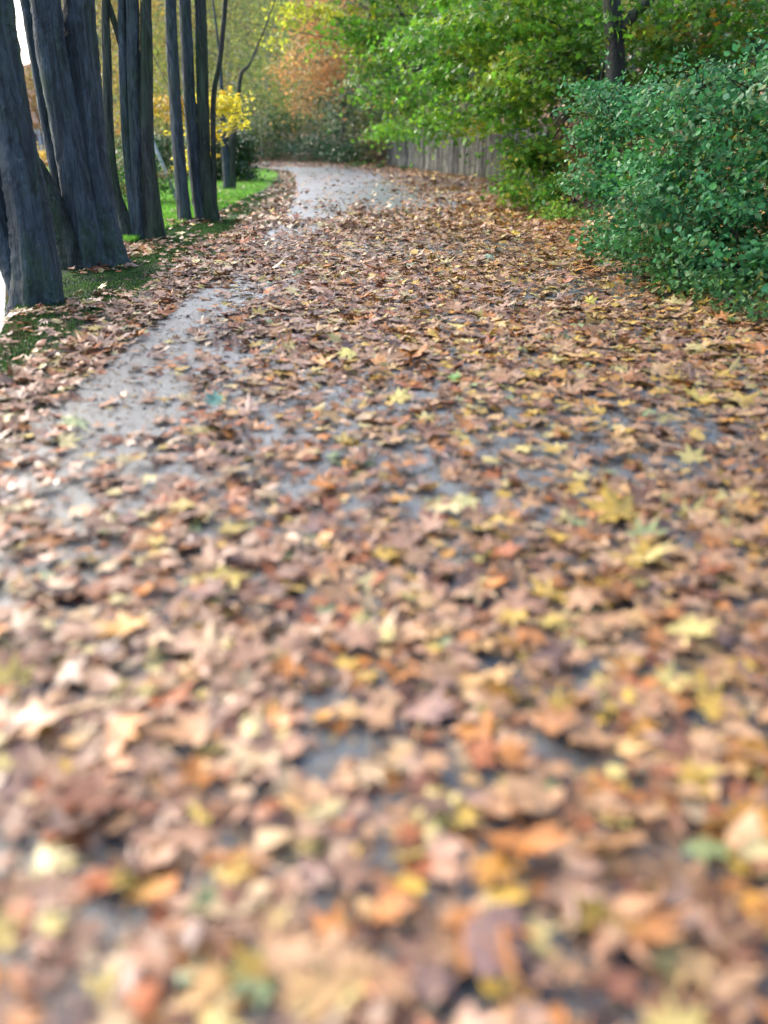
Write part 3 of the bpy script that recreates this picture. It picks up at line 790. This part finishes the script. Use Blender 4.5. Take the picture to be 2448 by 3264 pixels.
# rail along the back of the posts
rl = offset(fc, .17)
idx = np.linspace(0, len(rl) - 1, 16).astype(int)
tube('rail', [(rl[i][0], rl[i][1], 1.15) for i in idx], [.06] * 16, M['dark_wood'], fence, (fx[0], fy[0], 0), sides=8, sub=3)

# ------------------------------------------------------------------ far shrubs and trees beyond the bend
PAL_IVY = [(5, (.025, .085, .03)), (4, (.04, .13, .045)), (3, (.05, .15, .05)), (1.0, (.1, .18, .04)), (.3, (.3, .26, .04))]
PAL_MIX = [(4, (.05, .11, .03)), (4, (.09, .15, .035)), (3, (.2, .22, .05)), (1.2, (.38, .33, .06)), (.4, (.38, .17, .05))]
PAL_OL = [(4, (.18, .32, .07)), (4, (.34, .44, .08)), (2, (.08, .16, .04)), (2, (.45, .43, .07)), (.6, (.45, .26, .08))]
PAL_OR = [(5, (.62, .31, .12)), (4, (.7, .42, .16)), (2, (.45, .18, .06)), (2, (.42, .34, .09)), (1, (.2, .2, .05))]
G2 = 'evergreen shrubs on the far bank'
def far_shrub(label, px, py, Y, rx, ry, rz, n, pal=PAL_IVY, extra=(), size=.13):
    c = at(px, py, Y); bl = [(c, (rx, ry, rz))] + [blob(*e[:3], e[3]) for e in extra]
    return small_tree('evergreen_shrub', label, (c[0], c[1], 0), bl, n, size, pal, T_OVAL, trunk_r=.06, group=G2, sig=.38, flatten=.5, fmat='ivy', cat='bush', per=40)
far_shrub('dark shrub closing the view above the bend of the path', 960, 440, 58, 3.6, 2, 1.7, 5500, PAL_IVY, [(860, 400, 59, (2.6, 2, 1.8))])
far_shrub('dense green shrub right of the bend, left of the log fence', 1120, 420, 53, 2.6, 2, 2.0, 5500, PAL_IVY, [(1180, 330, 52, (2.2, 1.8, 1.5))])
far_shrub('grey green shrub draped over the far end of the log fence', 1240, 370, 46, 2.1, 1.6, 1.3, 5000, PAL_MIX, [(1180, 440, 48.5, (1.3, 1, .9)), (1330, 330, 43, (1.6, 1.5, 1.2))])
far_shrub('glossy dark holly behind the orange tree', 1090, 280, 50, 2.0, 1.8, 1.6, 3800, PAL_DK + [(1, (.14, .26, .2))], [(1200, 190, 47, (1.8, 1.5, 1.5))])
far_shrub('low ivy shrub spilling onto the bank directly beyond the bend', 1010, 478, 53.5, 2.0, 1.2, .75, 3600, PAL_IVY, [(920, 484, 56, (1.6, 1.2, .7)), (1080, 478, 50.5, (1.3, 1.1, .7)), (1140, 470, 48.3, (1.0, .9, .7))])
far_shrub('dark low shrub left of the bend of the path', 800, 455, 62, 2.8, 1.6, 1.5, 3600, PAL_IVY)
far_shrub('olive shrub in the wood behind the middle of the log fence', 1430, 330, 38, 2.2, 1.6, 1.4, 4000, PAL_MIX, [(1380, 200, 38, (2, 1.6, 1.3))])
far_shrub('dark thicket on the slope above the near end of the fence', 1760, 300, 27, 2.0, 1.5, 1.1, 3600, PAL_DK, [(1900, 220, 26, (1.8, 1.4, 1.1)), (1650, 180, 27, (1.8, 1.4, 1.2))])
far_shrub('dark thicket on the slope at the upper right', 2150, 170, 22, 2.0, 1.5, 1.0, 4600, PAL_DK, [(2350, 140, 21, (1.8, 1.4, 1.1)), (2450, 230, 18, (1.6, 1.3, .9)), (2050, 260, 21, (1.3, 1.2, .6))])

small_tree('orange_beech', 'orange leaved beech bough hanging above the bend', (1.2, 52.5, 0), [
    blob(1030, 140, 46, (1.9, 1.6, 1.0)), blob(1000, 240, 45, (1.5, 1.2, .7)), blob(1080, 60, 46, (1.8, 1.5, .9)), blob(960, 310, 44, (.7, .8, .35)), blob(1120, 190, 46, (1.3, 1.2, .8)), blob(1060, -80, 47, (2.2, 1.8, 1.2)), blob(930, 200, 44, (.9, .8, .8)), blob(1000, 40, 45, (1.2, 1, .8))],
    8000, .12, PAL_OR, trunk_r=.12, sig=.4, flatten=.5, hang=.3, group='trees beyond the bend of the path')
def birch(label, px, Y, blobs, n, pal, lean=0):
    b = at(px, 480, Y)
    r = small_tree('birch_tree', label, (b[0], b[1], 0), blobs, n, .12, pal, T_OVAL, mat='bark3', trunk_r=.09, sig=.45, flatten=1.0, hang=.55, per=60, group='trees beyond the bend of the path')
    return r
birch('loose yellow green tree left of the orange beech', 860, 64, [blob(880, 120, 60, (2.6, 2, 2.2)), blob(830, 280, 60, (2.6, 2, 1.8)), blob(930, 350, 58, (2.2, 1.6, 1.1)), blob(880, -60, 62, (3, 2, 2))], 8500, PAL_OL)
birch('grey green weeping tree behind the small forked tree', 740, 60, [blob(760, 100, 56, (2.3, 2, 2.2)), blob(720, 260, 56, (2.0, 1.8, 1.7)), blob(790, 360, 56, (1.8, 1.6, 1.1)), blob(740, -80, 57, (2.6, 2, 2))], 8000, [(4, (.12, .19, .08)), (4, (.2, .25, .09)), (2, (.07, .13, .05)), (1.5, (.42, .4, .08))])
birch('yellow leaved tree seen between the slender trunks', 600, 56, [blob(620, 90, 52, (2.0, 1.8, 1.8)), blob(580, 250, 52, (1.7, 1.6, 1.5)), blob(520, 120, 52, (1.4, 1.5, 2)), blob(590, -80, 54, (2.4, 2, 1.8))], 7500, [(4, (.45, .42, .06)), (3, (.25, .28, .05)), (3, (.12, .2, .06)), (1, (.5, .28, .06))])
birch('yellow and orange tree seen between the mossy stems', 450, 50, [blob(430, 60, 46, (1.8, 1.6, 1.8)), blob(400, 250, 46, (1.5, 1.5, 1.5)), blob(500, 330, 46, (1.2, 1.2, .9)), blob(370, -60, 48, (2.2, 2, 1.8)), blob(390, 400, 45, (1.3, 1.3, .8))], 7000, [(4, (.5, .38, .06)), (3, (.3, .28, .05)), (2, (.12, .18, .05)), (1.5, (.5, .22, .06))])
small_tree('amber_maple', 'amber leaved low tree behind the four stemmed mossy tree', at(540, 560, 30), [blob(530, 345, 28, (.8, .7, .35)), blob(565, 330, 28, (.5, .6, .3))], 700, .1, [(3, (.6, .4, .05)), (2, (.5, .3, .05)), (1, (.3, .3, .05))], T_MAPLE_S, trunk_r=.04, sig=.22)
# lime-yellow sprays hanging at the top middle
small_tree('lime_tree', 'tree with lime yellow leaf sprays at the top middle', (2.3, 38.5, 0), [
    blob(905, 95, 30, (.5, .5, .42)), blob(985, 20, 28, (.6, .5, .3)), blob(1050, 30, 28, (.4, .5, .3)), blob(1000, -100, 30, (1.4, 1.2, .5)), blob(880, 20, 30, (.3, .3, .2))],
    1300, .1, [(4, (.55, .58, .05)), (3, (.36, .46, .04)), (1, (.6, .42, .05))], T_MAPLE_S, trunk_r=.09, sig=.24, group='trees beyond the bend of the path')

# hedge and shrubs behind the lawn
def hedge(label, x0, x1, y0, y1, h_, n, pal, name='clipped_hedge'):
    base = np.array([(x0 + x1) / 2, (y0 + y1) / 2, 0.]); root = empty(name, base, label, 'hedge')
    k = max(3, int((x1 - x0) / .9)); bl = []
    for i in range(k):
        for z in (.35, .85, 1.4, 1.95):
            if z < h_: bl.append((np.array([x0 + (i + .5) * (x1 - x0) / k, base[1] + rng.normal() * .1, z * h_ / 2.1]), ((x1 - x0) / k * .7, (y1 - y0) / 2, .4)))
    arr = cloud(bl, n, .085, pal, base, T_OVAL, .6, .2, 40, .2, updir=.4)
    link('foliage', leaf_mesh('foliage', [(arr[0] - base, *arr[1:])]), M['ivy'], root)
    for i in range(k):
        x = x0 + (i + .5) * (x1 - x0) / k
        tube('stem', [(x, base[1], -.1), (x + .03, base[1], .7), (x, base[1], 1.4)], [.05, .04, .02], M['bark2'], root, base, sides=7, sub=3)
a_ = at(668, 560, 31); b_ = at(775, 560, 31)
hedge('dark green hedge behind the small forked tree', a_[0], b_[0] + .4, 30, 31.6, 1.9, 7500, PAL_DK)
a_ = at(440, 600, 30); b_ = at(655, 600, 30)
hedge('mid green hedge along the back of the lawn', a_[0] - 1.5, b_[0] - .2, 32, 33.4, 1.6, 8500, [(4, (.04, .12, .03)), (3, (.07, .19, .04)), (2, (.025, .07, .02))], 'loose_hedge')
small_tree('leafy_shrub', 'fresh green shrub on the lawn seen through the mossy stems', at(500, 640, 21), [blob(505, 575, 20.5, (.55, .5, .35)), blob(430, 560, 20.5, (.5, .5, .5)), blob(370, 560, 21, (.5, .5, .6))], 2600, .07, [(4, (.05, .16, .03)), (3, (.09, .24, .03)), (1, (.3, .16, .05))], fmat='shrub', cat='bush', trunk_r=.03, sig=.2)

# ------------------------------------------------------------------ leaning pole, stake, edging
def rod(name, a, b, r, mat, label, cat, sides=9):
    a = np.asarray(a, float); b = np.asarray(b, float)
    V, Fc = tube_data([a, (a + b) / 2 + [.004, 0, .006], b], [r, r * .97, r * .93], sides=sides, rough=.04, sub=5)
    o = link(name, py_mesh(name, V - a, Fc, True), M[mat]); o.location = a
    return tag(o, label, cat)
p0 = at(568, 622, 20.5); p0[2] = -.03
rod('leaning_pole', p0, at(484, 445, 21.0), .045, 'pale_wood', 'pale grey pole leaning to the left over the lawn, left of the slender trunk', 'pole')
s0 = at(190, 832, 10.1); s0[2] = float(height(s0[0], s0[1])[0]) - .1
rod('wooden_stake', s0, at(171, 735, 10.1), .013, 'dark_wood', 'thin dark stake in the gap between the two nearest tree clumps', 'stake', 7)

# ------------------------------------------------------------------ house and shrubs across the river
hy = 62.0; hx0, hx1 = -33.5, -22.3; hz = -1.0
house = empty('house', ((hx0 + hx1) / 2, hy, hz), 'low white house with a brown roof beyond the river, seen between the left trunks', 'house')
bh = np.array(house.location)
def hb_(name, d, mat, parent=house):
    v, f = box_data(*d); return link(name, py_mesh(name, np.array(v) - bh, f), M[mat], parent)
hb_('wall', (hx0, hx1, hy, hy + 6, hz - .3, 2.1), 'white_render')
V = [(hx0 - .4, hy - .5, 2.0), (hx1 + .4, hy - .5, 2.0), (hx1 + .4, hy + 6.5, 2.0), (hx0 - .4, hy + 6.5, 2.0), (hx0 - .4, hy + 3, 4.3), (hx1 + .4, hy + 3, 4.3),
     (hx0 - .4, hy - .5, 2.12), (hx1 + .4, hy - .5, 2.12), (hx1 + .4, hy + 6.5, 2.12), (hx0 - .4, hy + 6.5, 2.12)]
rf = link('roof', py_mesh('roof', np.array(V) - bh, [(0, 3, 2, 1), (0, 1, 7, 6), (2, 3, 9, 8), (6, 7, 5, 4), (8, 9, 4, 5), (0, 6, 4, 9, 3), (1, 2, 8, 5, 7)]), M['roof_tile'], house)
hb_('chimney', (-30.2, -29.4, hy + 2.2, hy + 3, 3.6, 5.0), 'roof_tile', rf)
for k, x in enumerate((-32.4, -29.9, -25.2, -23.9)):
    w = hb_('window', (x, x + .95, hy - .06, hy - .002, .3, 1.6), 'window_frame')
    for q in range(2): hb_('pane', (x + .07 + q * .43, x + .45 + q * .43, hy - .075, hy - .063, .38, 1.52), 'window_glass', w)
dr_ = hb_('door', (-27.9, -26.9, hy - .06, hy - .002, -.9, 1.35), 'door_paint')
hb_('handle', (-27.1, -27.02, hy - .1, hy - .063, .1, .2), 'white_paint', dr_)
small_tree('yellow_shrub', 'golden yellow shrub on the far river bank, seen through the left trunks', (-16.2, 45.2, 0), [blob(172, 560, 44, (1.3, 1.0, .9)), blob(150, 490, 45, (1.0, .9, .5)), blob(200, 600, 44, (1.3, 1, .8)), blob(100, 590, 45, (1.4, 1, .7))], 3800, .13, [(4, (.62, .42, .05)), (2, (.5, .3, .06)), (2, (.6, .5, .1)), (1, (.3, .2, .08))], trunk_r=.05, cat='bush', sig=.3)
small_tree('rust_tree', 'brown and yellow tree beside the white house', (-21.2, 58, 0), [blob(92, 300, 55, (1.4, 1.2, 1.3)), blob(110, 370, 54, (1.3, 1.2, .6)), blob(60, 240, 56, (1.5, 1.2, .5)), blob(150, 280, 54, (1.2, 1, 1.4))], 3600, .13, [(4, (.3, .2, .08)), (2, (.5, .36, .07)), (2, (.16, .12, .07)), (1, (.4, .12, .06))], trunk_r=.08, sig=.32, group='trees beyond the river')
small_tree('rust_tree', 'bare brown tree left of the white house', (-33, 70, 0), [blob(-60, 300, 66, (3, 2, 2)), blob(20, 330, 66, (2, 2, 1.2))], 4000, .14, [(4, (.2, .15, .09)), (2, (.36, .28, .1)), (2, (.12, .11, .07))], trunk_r=.12, sig=.4, group='trees beyond the river')

# ------------------------------------------------------------------ far wood (one mass)
bl = []
for k in range(240):
    Y = 76 + (k % 5) * 8.5 + rng.uniform(-2, 2); x = -.40 * Y - 12 + (k // 5) * 1.9 + rng.normal() * .6
    ratio = x / Y
    z = float(height(x, Y)[0]); low = ratio < -.352
    zz = z + 1.0; lim = z + (9.5 if Y < 82 else 7.5)
    if low: lim = .066 * Y + 1.0
    while zz < lim:
        bl.append((np.array([x + rng.normal() * .5, Y + rng.normal(), zz]), (1.9, 1.6, 1.4))); zz += 2.1
arr = cloud(bl, 120000, .2, [(4, (.07, .18, .05)), (4, (.15, .28, .06)), (3, (.32, .4, .08)), (1.8, (.6, .54, .09)), (.6, (.5, .25, .08))], None, T_DIA, .6, .6, 40, .2, updir=.5)
tag(link('far_wood', leaf_mesh('far_wood', [arr]), M['foliage']), 'dense autumn woodland closing the view behind the bend', 'woodland', kind='stuff')
bl = []
for k in range(34):
    y = 12 + k * 1.5; x = float(np.interp(y, RES[:, 1], RES[:, 0])) + 10.5 + rng.uniform(-1, 3); z = height(x, y)[0]
    for q in range(3): bl.append((np.array([x + rng.normal(), y, z + .8 + q * 1.6]), (1.8, 1.6, 1.3)))
arr = cloud(bl, 30000, .15, PAL_G + PAL_DK, None, T_OVAL, .5, .5, 40, .2, updir=.5)
tag(link('bank_wood', leaf_mesh('bank_wood', [arr]), M['foliage']), 'dark green wood at the top of the right bank', 'woodland', kind='stuff')

# ------------------------------------------------------------------ grass
def grass(name, n, xf, hgt, pal, label, zb=0.0, mask=None):
    x, y = xf(n)
    if mask is not None:
        q = mask(x, y); x, y = x[q], y[q]
    n = len(x); z = height(x, y) + zb
    ang = rng.uniform(0, 6.28, n); lean = rng.normal(0, .35, (n, 2)); h_ = hgt * rng.uniform(.5, 1.3, n); w = hgt * .11
    V = np.zeros((n, 5, 3)); d = np.stack([np.cos(ang), np.sin(ang)], 1)
    base = np.stack([x, y, z], 1)
    V[:, 0] = base; V[:, 0, :2] -= d * w; V[:, 1] = base; V[:, 1, :2] += d * w
    mid = base.copy(); mid[:, :2] += lean * h_[:, None] * .3; mid[:, 2] += h_ * .55
    V[:, 2] = mid; V[:, 2, :2] += d * w * .7; V[:, 3] = mid; V[:, 3, :2] -= d * w * .7
    V[:, 4] = base; V[:, 4, :2] += lean * h_[:, None]; V[:, 4, 2] += h_
    idx = (np.array([0, 1, 2, 3, 3, 2, 4])[None] + np.arange(n)[:, None] * 5).ravel()
    c = np.repeat(pick(pal, n) * rng.uniform(.7, 1.25, (n, 1)), 5, axis=0)
    me = mesh_np(name, V.reshape(-1, 3), np.tile([4, 3], n), idx, False, c)
    tag(link(name, me, M['grass']), label, 'grass', kind='stuff')
def lawn_pts(n):
    y = 12.4 + (rng.random(n) ** 1.5) * 31; t_ = rng.random(n)
    a = np.interp(y, LAWN_A[:, 1], LAWN_A[:, 0]); b = np.interp(y, LAWN_B[:, 1], LAWN_B[:, 0])
    return a + (b - a) * t_, y
grass('lawn_grass', 60000, lawn_pts, .075, [(4, (.12, .36, .035)), (3, (.2, .45, .05)), (1, (.34, .48, .1))], 'short bright green lawn grass')
def verge_pts(n):
    y = 2 + rng.random(n) * 22; return np.interp(y, LES[:, 1], LES[:, 0]) - rng.uniform(.55, 2.1, n), y
grass('verge_grass', 130000, verge_pts, .03, [(4, (.02, .075, .01)), (3, (.04, .12, .015)), (1, (.08, .15, .03)), (2, (.02, .03, .02))], 'short dark grass and moss at the foot of the riverside trees', 0,
      lambda x, y: (snoise(x, y, 21, 2.4) > -1.1 + .9 * rng.random(len(x))) & (x > river_edge(y) - .25))

# ------------------------------------------------------------------ light
w = bpy.data.worlds.new('World'); scene.world = w; w.use_nodes = True
nt = w.node_tree; bg = nt.nodes['Background']
sky = nt.nodes.new('ShaderNodeTexSky'); sky.sky_type = 'NISHITA'; sky.sun_disc = False
sky.sun_elevation = R(38); sky.sun_rotation = R(-50); sky.air_density = 1.0; sky.dust_density = 4.0; sky.ozone_density = 1.5
nt.links.new(sky.outputs[0], bg.inputs[0]); bg.inputs[1].default_value = .15
sd = bpy.data.lights.new('sun', 'SUN'); sun = bpy.data.objects.new('sun', sd); COL.objects.link(sun)
sd.energy = .6; sd.angle = R(35); sd.color = (1, .96, .9)
az = R(-50); el = R(38)
dirv = Vector((math.sin(az) * math.cos(el), math.cos(az) * math.cos(el), math.sin(el)))
sun.rotation_euler = dirv.to_track_quat('Z', 'Y').to_euler()
scene.view_settings.view_transform = 'Standard'; scene.view_settings.look = 'None'
scene.view_settings.exposure = 1.92; scene.view_settings.gamma = 1.0
